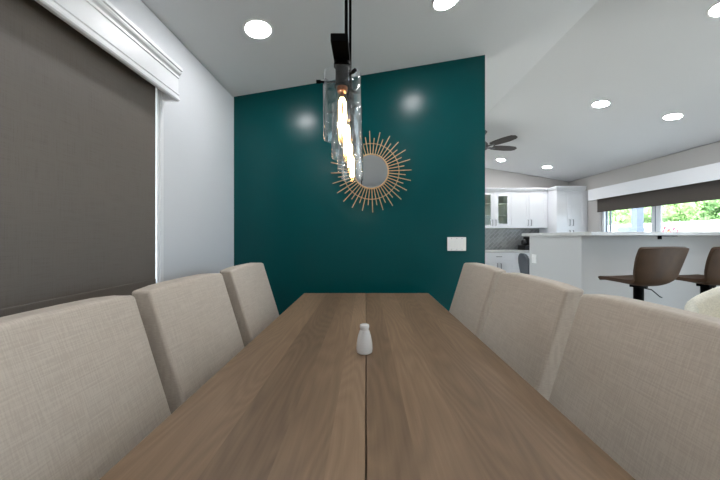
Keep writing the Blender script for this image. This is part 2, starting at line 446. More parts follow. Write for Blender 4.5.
# ------------------------------------------------------------------ table
TY0, TY1, TZ = 0.30, 2.41, 0.76
tb = thing('dining_table', 'long brown plank wood dining table with a center seam', 'table', (0, 0, 0))
tl = obj('tabletop', B(-0.497, -0.0014, TY0, TY1, TZ - 0.042, TZ, 0.003), M_wood, tb)
obj('tabletop', B(0.0014, 0.502, TY0, TY1, TZ - 0.042, TZ, 0.003), M_wood, tb)
obj('center_rail', B(-0.05, 0.05, TY0 + 0.05, TY1 - 0.05, TZ - 0.11, TZ - 0.043), M_leg, tb)
for ya in (TY0 + 0.03, TY1 - 0.11):
    for xa in (-0.46, 0.38):
        obj('leg', B(xa, xa + 0.08, ya, ya + 0.08, 0.0, TZ - 0.042, 0.004), M_wood, tb)

# ------------------------------------------------------------------ chairs (origin on the floor, facing +X, back at -X)
def back_bm(W=0.525, th=0.072):
    """leaning padded back: front face X = f(z)"""
    bm = bmesh.new()
    r = bmesh.ops.create_cube(bm, size=1.0)
    z0, z1 = 0.40, 1.032
    for v in bm.verts:
        v.co = Vector((v.co.x * th, v.co.y * W, z0 + (v.co.z + 0.5) * (z1 - z0)))
    bmesh.ops.subdivide_edges(bm, edges=bm.edges[:], cuts=5, use_grid_fill=True)
    hw = W / 2
    for v in bm.verts:
        u = v.co.y / hw; w = (v.co.z - z0) / (z1 - z0)
        # soft padding
        puff = 0.010 * (1 - u * u) * (1 - (2 * w - 1) ** 2)
        if v.co.x > 0.01: v.co.x += puff
        # rounded top edge (rolls to the rear)
        if w > 0.99: v.co.z -= 0.010 * (u ** 4)
    es = [e for e in bm.edges if len(e.link_faces) == 2 and e.link_faces[0].normal.angle(e.link_faces[1].normal, 0) > 0.8]
    bmesh.ops.bevel(bm, geom=es, offset=0.028, segments=5, profile=0.5, affect='EDGES', clamp_overlap=True)
    for v in bm.verts:
        z = v.co.z
        lean = 0.32 * (z - 0.48) if z > 0.48 else 0.15 * (z - 0.48)
        v.co.x += -0.175 - lean * 0.97 + 0.0
    return bm
def make_chair(label, loc, rz, group):
    t_ = thing('dining_chair', label, 'chair', loc, rz, group)
    bk = obj('backrest', back_bm(), M_linen, t_, True, 60)
    # piping down the two rear edges
    for s in (-1, 1):
        pts = []
        for i in range(9):
            z = 0.44 + (1.008 - 0.44) * i / 8
            lean = 0.32 * (z - 0.48) if z > 0.48 else 0.15 * (z - 0.48)
            pts.append((-0.036 - 0.175 - lean * 0.97 + 0.007, s * (0.2625 - 0.009), z))
        obj('piping', T(pts, 0.0045, seg=6), M_piping, bk, True)
    bm = B(-0.165, 0.29, -0.235, 0.235, 0.37, 0.485, 0.022, 3)
    obj('seat', bm, M_linen, t_, True, 60)
    for (lx, ly) in ((0.245, -0.2), (0.245, 0.2), (-0.19, -0.2), (-0.19, 0.2)):
        bm = bmesh.new()
        r = bmesh.ops.create_cube(bm, size=1.0)
        for v in bm.verts:
            k = 0.021 if v.co.z > 0 else 0.015
            dx = -0.05 if (lx < 0 and v.co.z < 0) else 0
            v.co = Vector((lx + dx + k * 2 * v.co.x, ly + k * 2 * v.co.y, (v.co.z + 0.5) * 0.372))
        obj('leg', bm, M_leg, t_)
    return t_
CX = -0.44     # chair root x; front face of back at -0.60 (seat level), -0.75 (top)
ch = make_chair('beige linen dining chair nearest the camera, on the left by the taupe shade', (CX, 0.712, 0), 0, 'beige dining chairs')
dup(ch, (CX, 1.30, 0), 0, 'middle beige linen dining chair of the three on the left of the table')
dup(ch, (CX, 1.925, 0), 0, 'beige linen dining chair on the left, farthest back beside the green wall')
CX2 = 0.405
dup(ch, (CX2, 0.735, 0), PI, 'beige linen dining chair nearest the camera, on the right in front of stools')
dup(ch, (CX2, 1.33, 0), PI, 'middle beige linen dining chair of the three on the right of the table')
dup(ch, (CX2, 1.925, 0), PI, 'beige linen dining chair on the right, farthest back under the white switch plate')

# ------------------------------------------------------------------ salt shaker
d = 1.005 * F * 0.45 / (352.5 - 237)
sx = (364.5 - 366) * d / F
sk = thing('salt_shaker', 'small white ceramic shaker standing on the table seam', 'shaker', (sx, 1.17, TZ))
obj('shaker_body', L([(0.0, 0.0), (0.026, 0.0), (0.0305, 0.004), (0.0318, 0.016), (0.0308, 0.038), (0.0260, 0.064), (0.0200, 0.084), (0.0182, 0.088), (0.0, 0.088)], seg=32), M_ceramic, sk, True)
obj('shaker_top', L([(0.0, 0.0885), (0.0165, 0.0885), (0.0168, 0.092), (0.0185, 0.097), (0.0190, 0.103), (0.0172, 0.1085), (0.010, 0.1115), (0.0, 0.112)], seg=32), M_ceramic, sk, True)

# ------------------------------------------------------------------ pendant
PX = -0.068
pd = thing('pendant_light', 'black linear pendant with a row of clear glass cylinder shades over table', 'pendant light', (PX, 1.14, 0))
LYS = [0.86 - 1.14, 1.068 - 1.14, 1.276 - 1.14, 1.484 - 1.14]
H = CZ
obj('pendant_bar', B(-0.023, 0.022, -0.373, 0.46, H + 0.500, H + 0.522, 0.002), M_black, pd)
for yy in (0.94 - 1.14, 1.18 - 1.14):
    top = zc(PX) - 0.03
    obj('stem', T([(0.006, yy, H + 0.52), (0.006, yy, top)], 0.0052, seg=12), M_black, pd, True)
obj('canopy', B(-0.06, 0.06, -0.26, 0.16, zc(PX) - 0.035, zc(PX) + 0.006, 0.004), M_black, pd)
for i, yy in enumerate(LYS):
    so = obj('socket', L([(0.0, 0.500), (0.023, 0.500), (0.023, 0.497), (0.0245, 0.494), (0.0245, 0.488), (0.0195, 0.484), (0.0195, 0.436), (0.022, 0.434), (0.022, 0.429), (0.0, 0.429)],
             cy=yy, cz=H, seg=24), M_black, pd, True)
    obj('socket_collar', L([(0.0, 0.4288), (0.0155, 0.4288), (0.0155, 0.419), (0.013, 0.416), (0.0, 0.416)], cy=yy, cz=H, seg=20), M_copper, so, True)
    # three arms holding the glass, thumb screws outside
    for a in (178, 58, 300):
        ar = math.radians(a)
        dx, dy = math.cos(ar), -math.sin(ar)
        obj('glass_arm', T([(0.018 * dx, yy + 0.018 * dy, H + 0.444), (0.066 * dx, yy + 0.066 * dy, H + 0.444)], 0.003, seg=8), M_black, so, True)
        obj('thumb_screw', T([(0.0615 * dx, yy + 0.0615 * dy, H + 0.444), (0.074 * dx, yy + 0.074 * dy, H + 0.444)], 0.0052, seg=10), M_black, so, True)
    gl = obj('glass_shade', L([(0.0545, 0.283), (0.0545, 0.464), (0.0528, 0.466), (0.0512, 0.464), (0.0512, 0.283), (0.0528, 0.280)], cy=yy, cz=H, seg=48, close=True), M_glass, pd, True)
    bl = obj('bulb', L([(0.012, 0.4155), (0.013, 0.405), (0.0165, 0.385), (0.0175, 0.33), (0.0165, 0.292), (0.011, 0.277), (0.005, 0.271), (0.0, 0.269)], cy=yy, cz=H, seg=24), M_bulb, pd, True)
    pts = []
    obj('bulb_stem', T([(0, yy, H + 0.4150), (0, yy, H + 0.395)], 0.004, seg=8), M_copper, bl)
    bm = bmesh.new()
    for k in range(6):
        a = 2 * PI * k / 6; r_ = 0.0095
        tube(bm, [(r_ * math.cos(a) * .5, yy + r_ * math.sin(a) * .5, H + 0.398), (r_ * math.cos(a), yy + r_ * math.sin(a), H + 0.385),
                  (r_ * math.cos(a + .5), yy + r_ * math.sin(a + .5), H + 0.298)], 0.0014, seg=6)
    obj('filament', bm, M_fil, bl)

# ------------------------------------------------------------------ sunburst mirror
mz = CZ + (237 - 171.8) / 114.0
mi = thing('sunburst_mirror', 'round sunburst mirror with thin golden cane rays on the green wall', 'mirror', (0.045, YW, mz))
RM = Matrix.Rotation(PI / 2, 3, 'X')
obj('mirror_glass', lathe(bmesh.new(), [(0.0, 0.006), (0.146, 0.006), (0.146, 0.016), (0.0, 0.016)], seg=64, M=RM), M_mirror, mi)
def ring(R, r, yoff, seg=72, rs=8):
    bm = bmesh.new(); rr = []
    for k in range(seg):
        a = 2 * PI * k / seg
        rr.append([bm.verts.new(((R + r * math.cos(2 * PI * j / rs)) * math.cos(a), yoff + r * math.sin(2 * PI * j / rs), (R + r * math.cos(2 * PI * j / rs)) * math.sin(a))) for j in range(rs)])
    for k in range(seg):
        for j in range(rs): bm.faces.new((rr[k][j], rr[(k + 1) % seg][j], rr[(k + 1) % seg][(j + 1) % rs], rr[k][(j + 1) % rs]))
    return bm
obj('mirror_rim', ring(0.149, 0.007, -0.014), M_rattan, mi, True)
obj('outer_ring', ring(0.243, 0.0030, -0.016), M_rattan, mi, True)
NR = 48
for k in range(NR):
    a = 2 * PI * (k + 0.3) / NR
    R1 = 0.355 if k % 2 == 0 else 0.298
    R1 += random.uniform(-0.006, 0.006)
    obj('ray', T([(0.15 * math.cos(a), -0.010, 0.15 * math.sin(a)), (R1 * math.cos(a), -0.010, R1 * math.sin(a))], 0.0042, seg=6), M_rattan, mi)

# ------------------------------------------------------------------ switch plate
sw = thing('light_switch', 'white three gang switch plate on the green wall', 'light switch', (0.794, YW, 1.149))
obj('plate', B(-0.082, 0.082, -0.006, 0.0, -0.060, 0.060, 0.0025), M_plate, sw)
for k in (-1, 0, 1):
    obj('rocker', B(k * 0.046 - 0.0165, k * 0.046 + 0.0165, -0.010, -0.006, -0.033, 0.033, 0.0015), M_plate, sw)
    for s in (-1, 1): obj('screw', lathe(bmesh.new(), [(0.0, 0.0060), (0.0028, 0.0060), (0.0022, 0.0072), (0.0, 0.0072)], cx=k * 0.046, cz=s * 0.048, seg=8, M=RM), M_chrome, sw)

# ------------------------------------------------------------------ recessed lights
def can(x, y, label, proto=None):
    a = math.atan(SL) * (1 if x < RX else -1)
    if proto is None:
        t_ = thing('recessed_light', label, 'ceiling light', (x, y, zc(x)), 0, 'recessed ceiling lights')
        obj('trim_ring', L([(0.0765, -0.0005), (0.090, -0.0005), (0.090, -0.003), (0.086, -0.006), (0.0765, -0.005)], seg=40, close=True), M_plate, t_, True)
        obj('lens', L([(0.0, -0.0025), (0.076, -0.0025), (0.076, -0.0045), (0.0, -0.0045)], seg=40), M_lens, t_)
    else:
        t_ = dup(proto, (x, y, zc(x)), 0, label)
    t_.rotation_euler = (0, -a, 0)
    return t_
c0 = can(-0.68, 1.89, 'round recessed ceiling light left of the pendant, in front of the green wall')
can(0.51, 1.91, 'round recessed ceiling light right of the pendant, cut by the top of the photo', c0)
can(2.46, 2.05, 'round recessed ceiling light at the top right corner of the photo', c0)
can(2.70, 3.45, 'round recessed ceiling light above the bar, the left one of the nearer pair', c0)
can(3.54, 3.46, 'round recessed ceiling light above the bar, the right one nearer the window wall', c0)
can(2.68, 5.96, 'round recessed ceiling light over the kitchen, just below the fan blades', c0)
can(3.58, 5.93, 'round recessed ceiling light over the kitchen nearest the tall corner cabinet', c0)
can(1.0, 5.9, 'added unseen recessed ceiling light over the kitchen, hidden by the green wall', c0)  # extra lamp added to brighten the kitchen
can(1.2, 3.9, 'added unseen recessed ceiling light right behind the green wall', c0)  # second hidden lamp added for the kitchen
can(3.54, 2.05, 'added unseen recessed ceiling light in front of the bar, right of the photo edge', c0)  # added out of view to light the bar front
can(-0.68, -0.2, 'added unseen recessed ceiling light behind the camera on the shade side', c0)  # first of three lamps added behind the camera to light the room
can(0.51, -0.2, 'added unseen recessed ceiling light behind the camera above the table axis', c0)  # added for room light
can(2.46, -0.2, 'added unseen recessed ceiling light behind the camera beyond the ridge', c0)  # added for room light on the right side

# ------------------------------------------------------------------ ceiling fan
FX, FY, FZ = 1.85, 4.75, CZ + 1.424
fn = thing('ceiling_fan', 'dark bladed ceiling fan partly hidden behind the green wall', 'ceiling fan', (FX, FY, FZ))
zt = zc(FX) - FZ
obj('downrod', T([(0, 0, 0.08), (0, 0, zt - 0.01)], 0.012, seg=12), M_chrome, fn, True)
obj('fan_canopy', L([(0.0, zt - 0.07), (0.03, zt - 0.07), (0.065, zt - 0.02), (0.065, zt + 0.004), (0.0, zt + 0.004)], seg=24), M_chrome, fn, True)
obj('motor_housing', L([(0.0, -0.06), (0.05, -0.05), (0.075, -0.03), (0.08, 0.01), (0.075, 0.05), (0.04, 0.085), (0.0, 0.09)], seg=32), M_chrome, fn, True)
for k in range(5):
    a = math.radians(-62 + 72 * k)
    R3 = Matrix.Rotation(a, 3, 'Z')
    bm = bmesh.new()
    outl = [(0.16, -0.05), (0.26, -0.066), (0.42, -0.072), (0.54, -0.058), (0.585, -0.02), (0.580, 0.03), (0.54, 0.058), (0.42, 0.072), (0.26, 0.064), (0.16, 0.05)]
    for z_ in (0.0,):
        A = [bm.verts.new(R3 @ Vector((x, y, 0.004 - y * 0.22))) for x, y in outl]
        C_ = [bm.verts.new(R3 @ Vector((x, y, -0.004 - y * 0.22))) for x, y in outl]
    bm.faces.new(A); bm.faces.new(C_)
    for i in range(len(A)):
        j = (i + 1) % len(A); bm.faces.new((A[i], A[j], C_[j], C_[i]))
    bl = obj('blade', bm, M_fan, fn)
    bm = bmesh.new()
    box(bm, 0.085, 0.21, -0.018, 0.018, -0.013, -0.005)
    for v in bm.verts: v.co = R3 @ Vector((v.co.x, v.co.y, v.co.z - v.co.y * 0.22))
    obj('blade_bracket', bm, M_chrome, bl)

# ------------------------------------------------------------------ kitchen: upper cabinets
YU = YB - 0.33
def handle(bm, x, y, z0, z1):
    tube(bm, [(x, y, z0), (x, y - 0.028, z0), (x, y - 0.028, z1), (x, y, z1)], 0.006, seg=8)
    return bm
def shaker_door(name, x0, x1, y, z0, z1, parent, glass=False, hx=None, hz=None, fr=0.06):
    """door front whose back is at y (front faces -Y)"""
    bm = bmesh.new(); g = 0.002
    x0 += g; x1 -= g; z0 += g; z1 -= g
    yf = y - 0.02
    box(bm, x0, x0 + fr, yf, y, z0, z1); box(bm, x1 - fr, x1, yf, y, z0, z1)
    box(bm, x0 + fr, x1 - fr, yf, y, z0, z0 + fr); box(bm, x0 + fr, x1 - fr, yf, y, z1 - fr, z1)
    if not glass: box(bm, x0 + fr, x1 - fr, yf + 0.010, y, z0 + fr, z1 - fr)
    dd = obj(name, bm, M_white, parent)
    if glass: obj('glass_pane', B(x0 + fr, x1 - fr, yf + 0.008, yf + 0.012, z0 + fr, z1 - fr), M_pane, dd)
    if hx is not None: obj('handle', handle(bmesh.new(), hx, yf + 0.001, hz[0], hz[1]), M_chrome, dd, True)
    return dd
def crown(x0, x1, yf, z, parent, ends=False):
    bm = bmesh.new()
    box(bm, x0 - (0.0), x1, yf - 0.012, YB - 0.001, z, z + 0.03)
    box(bm, x0 - (0.03 if ends else 0), x1, yf - 0.035, YB - 0.001, z + 0.03, z + 0.055)
    box(bm, x0 - (0.045 if ends else 0), x1, yf - 0.05, YB - 0.001, z + 0.055, z + 0.075)
    return obj('crown', bm, M_white, parent)
ZU0, ZU1 = 1.40, 2.165
def xs(px, y): return (px - 366) * y / F
ua, ub, uc = 2.10, 3.07, 3.84
gk = thing('upper_cabinet', 'white wall cabinet with two glazed doors beside the green wall edge', 'kitchen cabinet', ((ua + ub) / 2, YB, ZU0))
def loc_bm(bm, o):
    for v in bm.verts: v.co -= Vector(o)
    return bm
def place(root):
    """children were modelled in world space: shift them into the thing's frame"""
    bpy.context.view_layer.update()
    inv = root.matrix_world.inverted()
    def rec(o):
        for c_ in o.children:
            if c_.type == 'MESH': c_.data.transform(inv)
            rec(c_)
    rec(root)
bm = bmesh.new()
box(bm, ua, ua + 0.018, YU, YB - 0.001, ZU0, ZU1); box(bm, ub - 0.018, ub, YU, YB - 0.001, ZU0, ZU1)
box(bm, ua, ub, YU, YB - 0.001, ZU0, ZU0 + 0.018); box(bm, ua, ub, YU, YB - 0.001, ZU1 - 0.018, ZU1)
box(bm, ua, ub, YB - 0.012, YB - 0.001, ZU0, ZU1)
obj('body', bm, M_cabin, gk)
for z in (1.66, 1.91): obj('shelf', B(ua + 0.018, ub - 0.018, YU + 0.02, YB - 0.012, z, z + 0.016), M_cabin, gk)
um = xs(493.5, YU)
shaker_door('door', ua, um, YU, ZU0, ZU1, gk, True, um - 0.035, (ZU0 + 0.05, ZU0 + 0.17))
shaker_door('door', um, ub, YU, ZU0, ZU1, gk, True, um + 0.035, (ZU0 + 0.05, ZU0 + 0.17), fr=0.09)
crown(ua, ub, YU - 0.02, ZU1, gk); place(gk)
wk = thing('upper_cabinet', 'white wall cabinet with two solid doors left of the tall cabinet', 'kitchen cabinet', ((ub + uc) / 2, YB, ZU0))
obj('body', B(ub + 0.001, uc - 0.001, YU, YB - 0.001, ZU0, ZU1), M_white, wk)
um = (ub + uc - 0.03) / 2
shaker_door('door', ub, um, YU, ZU0, ZU1, wk, False, um - 0.035, (ZU0 + 0.05, ZU0 + 0.17))
shaker_door('door', um, uc - 0.03, YU, ZU0, ZU1, wk, False, um + 0.035, (ZU0 + 0.05, ZU0 + 0.17))
crown(ub + 0.001, uc - 0.04, YU - 0.02, ZU1, wk); place(wk)
# tall cabinet
ta, tbx, YT = 3.85, 4.43, 6.08
tk = thing('tall_cabinet', 'tall white corner cabinet with two doors beside the kitchen window', 'kitchen cabinet', ((ta + tbx) / 2, YB, 0))
obj('body', B(ta, tbx, YT, YB - 0.001, 0.0, 2.15), M_white, tk)
tm = (ta + tbx) / 2
for (a, b_, hx) in ((ta, tm, tm - 0.035), (tm, tbx, tm + 0.035)):
    shaker_door('door', a, b_, YT, 1.375, 2.15, tk, False, hx, (1.44, 1.56))
    shaker_door('door', a, b_, YT, 0.12, 1.36, tk, False, hx, (1.255, 1.345))
obj('filler_strip', B(tbx, XR - 0.001, YT + 0.01, YT + 0.03, 0.0, 2.15), M_white, tk)
bm = bmesh.new()
box(bm, ta, tbx, YT - 0.032, YB - 0.001, 2.15, 2.18); box(bm, ta - 0.02, tbx + 0.0, YT - 0.05, YB - 0.001, 2.18, 2.21); box(bm, ta - 0.03, tbx + 0.0, YT - 0.06, YB - 0.001, 2.21, 2.235)
obj('crown', bm, M_white, tk); place(tk)
# base cabinets + worktop
YBASE = 6.05; ba, bb, bc_ = 1.60, xs(515.5, YBASE), 3.85 - 0.002
for (a, b_, lab, n) in ((ba, bb, 'white base cabinet with drawer and doors left of the grey chair', 0), (bb, bc_, 'white base cabinet behind the grey chair and the bar end', 1)):
    k_ = thing('base_cabinet', lab, 'kitchen cabinet', ((a + b_) / 2, YB, 0))
    obj('body', B(a + 0.001, b_ - 0.001, YBASE, YB - 0.001, 0.10, 0.895), M_white, k_)
    obj('toe_kick', B(a + 0.001, b_ - 0.001, YBASE + 0.06, YB - 0.001, 0.0, 0.10), M_white, k_)
    if n == 0:
        secs = [(a, 2.14), (2.14, b_)]
    else:
        secs = [(a, 3.4), (3.4, b_)]
    for (p, q) in secs:
        bm = B(p + 0.002, q - 0.002, YBASE - 0.02, YBASE, 0.735, 0.890, 0.003)
        dr = obj('drawer', bm, M_white, k_)
        mid = (p + q) / 2 if n else xs(498.5, YBASE)
        if n == 0 and p == ba: mid = (p + q) / 2
        bm = bmesh.new(); tube(bm, [(mid - 0.05, YBASE - 0.019, 0.815), (mid - 0.05, YBASE - 0.045, 0.815), (mid + 0.05, YBASE - 0.045, 0.815), (mid + 0.05, YBASE - 0.019, 0.815)], 0.006, seg=8)
        obj('handle', bm, M_chrome, dr, True)
        for (u, w_, hx) in ((p, mid, mid - 0.035), (mid, q, mid + 0.035)):
            shaker_door('door', u, w_, YBASE, 0.12, 0.73, k_, False, hx, (0.57, 0.68))
    place(k_)
tag(obj('worktop', B(ba, bc_, YBASE - 0.03, YB - 0.001, 0.896, 0.935, 0.003), M_stone), 'pale stone worktop on the white base cabinets', 'countertop')
struct('trim_1', B(ba, 3.848, YB - 0.010, YB - 0.0005, 0.936, 1.399), M_tile)
ap = thing('coffee_maker', 'black countertop appliance on the pale worktop behind the bar end', 'coffee maker', (3.44, 6.35, 0.936))
obj('base', B(-0.16, 0.16, -0.14, 0.14, 0, 0.10, 0.01), M_appl, ap)
obj('column', B(0.0, 0.16, -0.14, 0.14, 0.10, 0.24, 0.01), M_appl, ap)
obj('brew_head', B(-0.04, 0.16, -0.14, 0.14, 0.225, 0.28, 0.01), M_appl, ap)
obj('carafe', L([(0.0, 0.101), (0.055, 0.101), (0.068, 0.13), (0.06, 0.19), (0.045, 0.205), (0.0, 0.205)], cx=-0.085, seg=24), M_appl, ap, True)

# ------------------------------------------------------------------ bar
BX0, BY0, BY1, BZ = 2.55, 3.55, 4.68, 1.268
br = thing('breakfast_bar', 'painted half wall carrying the raised bar top behind the brown stools', 'bar counter', ((BX0 + XR) / 2, BY0, 0))
obj('bar_wall', B(BX0, XR - 0.001, BY0, BY1, 0.0, BZ - 0.042), M_bar, br)
obj('baseboard', B(BX0, XR - 0.001, BY0 - 0.014, BY0, 0.0, 0.12), M_trim, br)
place(br)
tp = thing('countertop', 'long pale stone bar top running along to the kitchen window', 'countertop', ((BX0 + XR) / 2, BY0, BZ - 0.041))
bm = B(2.505, XR - 0.001, 3.33, 4.83, BZ - 0.041, BZ, 0.004)
obj('slab', bm, M_stone, tp)
for x in (3.47,):
    bm = bmesh.new()
    box(bm, x - 0.02, x + 0.02, 3.36, BY0 - 0.0005, BZ - 0.050, BZ - 0.0415)
    box(bm, x - 0.02, x + 0.02, BY0 - 0.012, BY0 - 0.0005, BZ - 0.085, BZ - 0.050)
    obj('bracket', bm, M_black, tp)
place(tp)
ol = thing('outlet', 'white double outlet plate on the end of the bar wall', 'outlet', (BX0, 4.54, 0.88))
obj('plate', B(-0.006, 0, -0.065, 0.065, -0.065, 0.065, 0.002), M_plate, ol)
for s in (-1, 1): obj('receptacle', B(-0.009, -0.006, s * 0.028 - 0.017, s * 0.028 + 0.017, -0.035, 0.035, 0.001), M_plate, ol)

# ------------------------------------------------------------------ stools
def bez(ps, n):
    out = []
    m = len(ps) - 1
    for i in range(n):
        t_ = i / (n - 1) * m; k = min(int(t_), m - 1); u = t_ - k
        p0 = ps[max(k - 1, 0)]; p1 = ps[k]; p2 = ps[k + 1]; p3 = ps[min(k + 2, m)]
        out.append(tuple(0.5 * (2 * b + (-a + c) * u + (2 * a - 5 * b + 4 * c - d_) * u * u + (-a + 3 * b - 3 * c + d_) * u ** 3) for a, b, c, d_ in zip(p0, p1, p2, p3)))
    return out
def stool(loc, rz, label):
    """faces +Y"""
    t_ = thing('bar_stool', label, 'stool', loc, rz, 'brown leather bar stools')
    # (y, z, half width, side curl height, side curl forward)
    sec = [(0.235, 0.775, 0.20, 0.0, 0), (0.20, 0.788, 0.22, 0.004, 0), (0.08, 0.775, 0.218, 0.014, 0), (-0.04, 0.758, 0.222, 0.030, 0), (-0.13, 0.765, 0.225, 0.034, 0.02),
           (-0.185, 0.81, 0.245, 0.02, 0.045), (-0.212, 0.89, 0.262, 0.0, 0.06), (-0.235, 1.00, 0.278, 0.0, 0.055), (-0.255, 1.095, 0.278, 0.0, 0.045), (-0.262, 1.118, 0.262, -0.006, 0.04)]
    P_ = bez(sec, 26)
    bm = bmesh.new(); rows = []
    nu = 13
    for (y, z, hw, cu, cf) in P_:
        row = []
        for j in range(nu):
            u = -1 + 2 * j / (nu - 1)
            row.append(bm.verts.new((u * hw, y + cf * abs(u) ** 2.2, z + cu * abs(u) ** 2.5)))
        rows.append(row)
    for a, b_ in zip(rows, rows[1:]):
        for j in range(nu - 1): bm.faces.new((a[j], a[j + 1], b_[j + 1], b_[j]))
    o = obj('seat_shell', bm, M_leather, t_, True, 80)
    sm = o.modifiers.new('thick', 'SOLIDIFY'); sm.thickness = 0.034; sm.offset = 0
    bv = o.modifiers.new('round', 'BEVEL'); bv.width = 0.012; bv.segments = 3; bv.limit_method = 'ANGLE'; bv.angle_limit = math.radians(50)
    obj('mount_plate', B(-0.05, 0.05, -0.05, 0.05, 0.715, 0.74, 0.004), M_black, t_)
    obj('column', L([(0.0, 0.02), (0.032, 0.02), (0.032, 0.40), (0.0405, 0.40), (0.0405, 0.716), (0.0, 0.716)], seg=24), M_black, t_, True)
    obj('lever', T([(0.03, -0.02, 0.712), (0.075, -0.06, 0.70), (0.125, -0.10, 0.635), (0.14, -0.105, 0.63)], 0.005, seg=8), M_black, t_, True)
    obj('footrest', T([(0.0, 0.035, 0.30), (-0.11, 0.06, 0.30), (-0.15, 0.15, 0.30), (-0.08, 0.20, 0.30), (0.08, 0.20, 0.30), (0.15, 0.15, 0.30), (0.11, 0.06, 0.30), (0.0, 0.035, 0.30)], 0.010, seg=8), M_black, t_, True)
    obj('base_plate', L([(0.0, 0.0), (0.205, 0.0), (0.205, 0.008), (0.19, 0.014), (0.05, 0.024), (0.0, 0.024)], seg=40), M_black, t_, True)
    return t_
s1 = stool((2.68, 2.95, 0), math.radians(12), 'brown leather bar stool on a black column, the left one at the bar')
dup(s1, (3.40, 3.0, 0), math.radians(11), 'brown leather bar stool at the right edge of the photo, behind the cream chair')

# ------------------------------------------------------------------ grey chair in the kitchen
gc = thing('side_chair', 'grey chair with rounded back behind the end of the bar', 'chair', (3.11, 5.42, 0), math.radians(-8))
def pad(w, h, t_, n=20):
    """rounded back panel standing in the YZ plane"""
    bm = bmesh.new(); A = []; C_ = []
    for k in range(n * 2 + 1):
        a = PI * k / (n * 2)
        y = -w * math.cos(a); z = h * 0.55 + h * 0.45 * math.sin(a) ** 0.8
        A.append((y, z))
    pts = [(-w * 0.86, 0.0)] + A + [(w * 0.86, 0.0)]
    prism(bm, pts, 0, -t_ / 2, t_ / 2)
    return bm
bm = pad(0.23, 0.46, 0.05)
es = [e for e in bm.edges if abs(e.verts[0].co.x - e.verts[1].co.x) < 1e-5]
bmesh.ops.bevel(bm, geom=es, offset=0.012, segments=2, affect='EDGES')
for v in bm.verts: v.co = Vector((v.co.x - 0.20 - 0.13 * v.co.z - 0.0, v.co.y, v.co.z + 0.455))
obj('backrest', bm, M_greyfab, gc, True)
obj('seat', B(-0.215, 0.24, -0.23, 0.23, 0.42, 0.48, 0.02, 3), M_greyfab, gc, True)
for (x, y) in ((-0.19, -0.19), (-0.19, 0.19), (0.2, -0.19), (0.2, 0.19)):
    obj('leg', T([(x * 0.9, y * 0.9, 0.422), (x * 1.15, y * 1.1, 0.0)], 0.014, seg=10, r2=0.009), M_black, gc, True)

# ------------------------------------------------------------------ cream tub chair at the right edge
wc = thing('lounge_chair', 'cream textured tub chair at the right edge beside the near right dining chair', 'armchair', (2.63, 2.08, 0), math.radians(150))
bm = bmesh.new(); n = 40; rows = []
for i in range(n + 1):
    a = math.radians(-125 + 250 * i / n) + PI       # opening faces +X local
    u = abs(-1 + 2 * i / n)
    top = 0.92 - 0.22 * u ** 2.6
    ro, ri = 0.37, 0.27
    prof = [(ro - 0.03, 0.14), (ro - 0.01, 0.40), (ro + 0.0, top - 0.06), (ro - 0.02, top - 0.015), (ro - 0.05, top), (ri + 0.03, top - 0.008), (ri, top - 0.05), (ri, 0.40), (ri + 0.01, 0.14)]
    rows.append([bm.verts.new((r * math.cos(a), r * math.sin(a), z)) for r, z in prof])
for a, b_ in zip(rows, rows[1:]):
    m_ = len(a)
    for j in range(m_): bm.faces.new((a[j], a[(j + 1) % m_], b_[(j + 1) % m_], b_[j]))
bm.faces.new(rows[0]); bm.faces.new(rows[-1])
obj('backrest', bm, M_boucle, wc, True, 60)
obj('seat', L([(0.0, 0.14), (0.255, 0.14), (0.262, 0.18), (0.262, 0.40), (0.24, 0.44), (0.0, 0.45)], seg=40), M_boucle, wc, True, 60)
for (x, y) in ((-0.2, -0.2), (-0.2, 0.2), (0.17, -0.17), (0.17, 0.17)):
    obj('leg', T([(x, y, 0.142), (x * 1.1, y * 1.1, 0.0)], 0.018, seg=10, r2=0.012), M_leg, wc, True)

# ------------------------------------------------------------------ kitchen window dressing
kv = thing('window_valance', 'long white boxed valance above the kitchen window', 'window valance', (XR, 4.5, 1.92))
x0v = -0.15
obj('valance_front', B(x0v, x0v + 0.02, -1.55, 1.38, 0, 0.21, 0.002), M_trim, kv)
obj('valance_top', B(x0v + 0.02, -0.001, -1.55, 1.38, 0.19, 0.21), M_trim, kv)
for yy in (-1.55, 1.36): obj('valance_end', B(x0v + 0.02, -0.001, yy, yy + 0.02, 0, 0.19), M_trim, kv)
ks = thing('roller_shade', 'roller shade coloured dark as backlit, half lowered over the kitchen window', 'window shade', (XR - 0.05, 4.5, 1.685))
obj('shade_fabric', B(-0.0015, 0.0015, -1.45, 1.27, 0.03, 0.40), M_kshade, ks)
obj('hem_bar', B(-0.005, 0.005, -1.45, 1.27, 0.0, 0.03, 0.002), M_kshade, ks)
obj('roller_tube', T([(0.02, -1.45, 0.385), (0.02, 1.27, 0.385)], 0.017, seg=14), M_plate, ks)

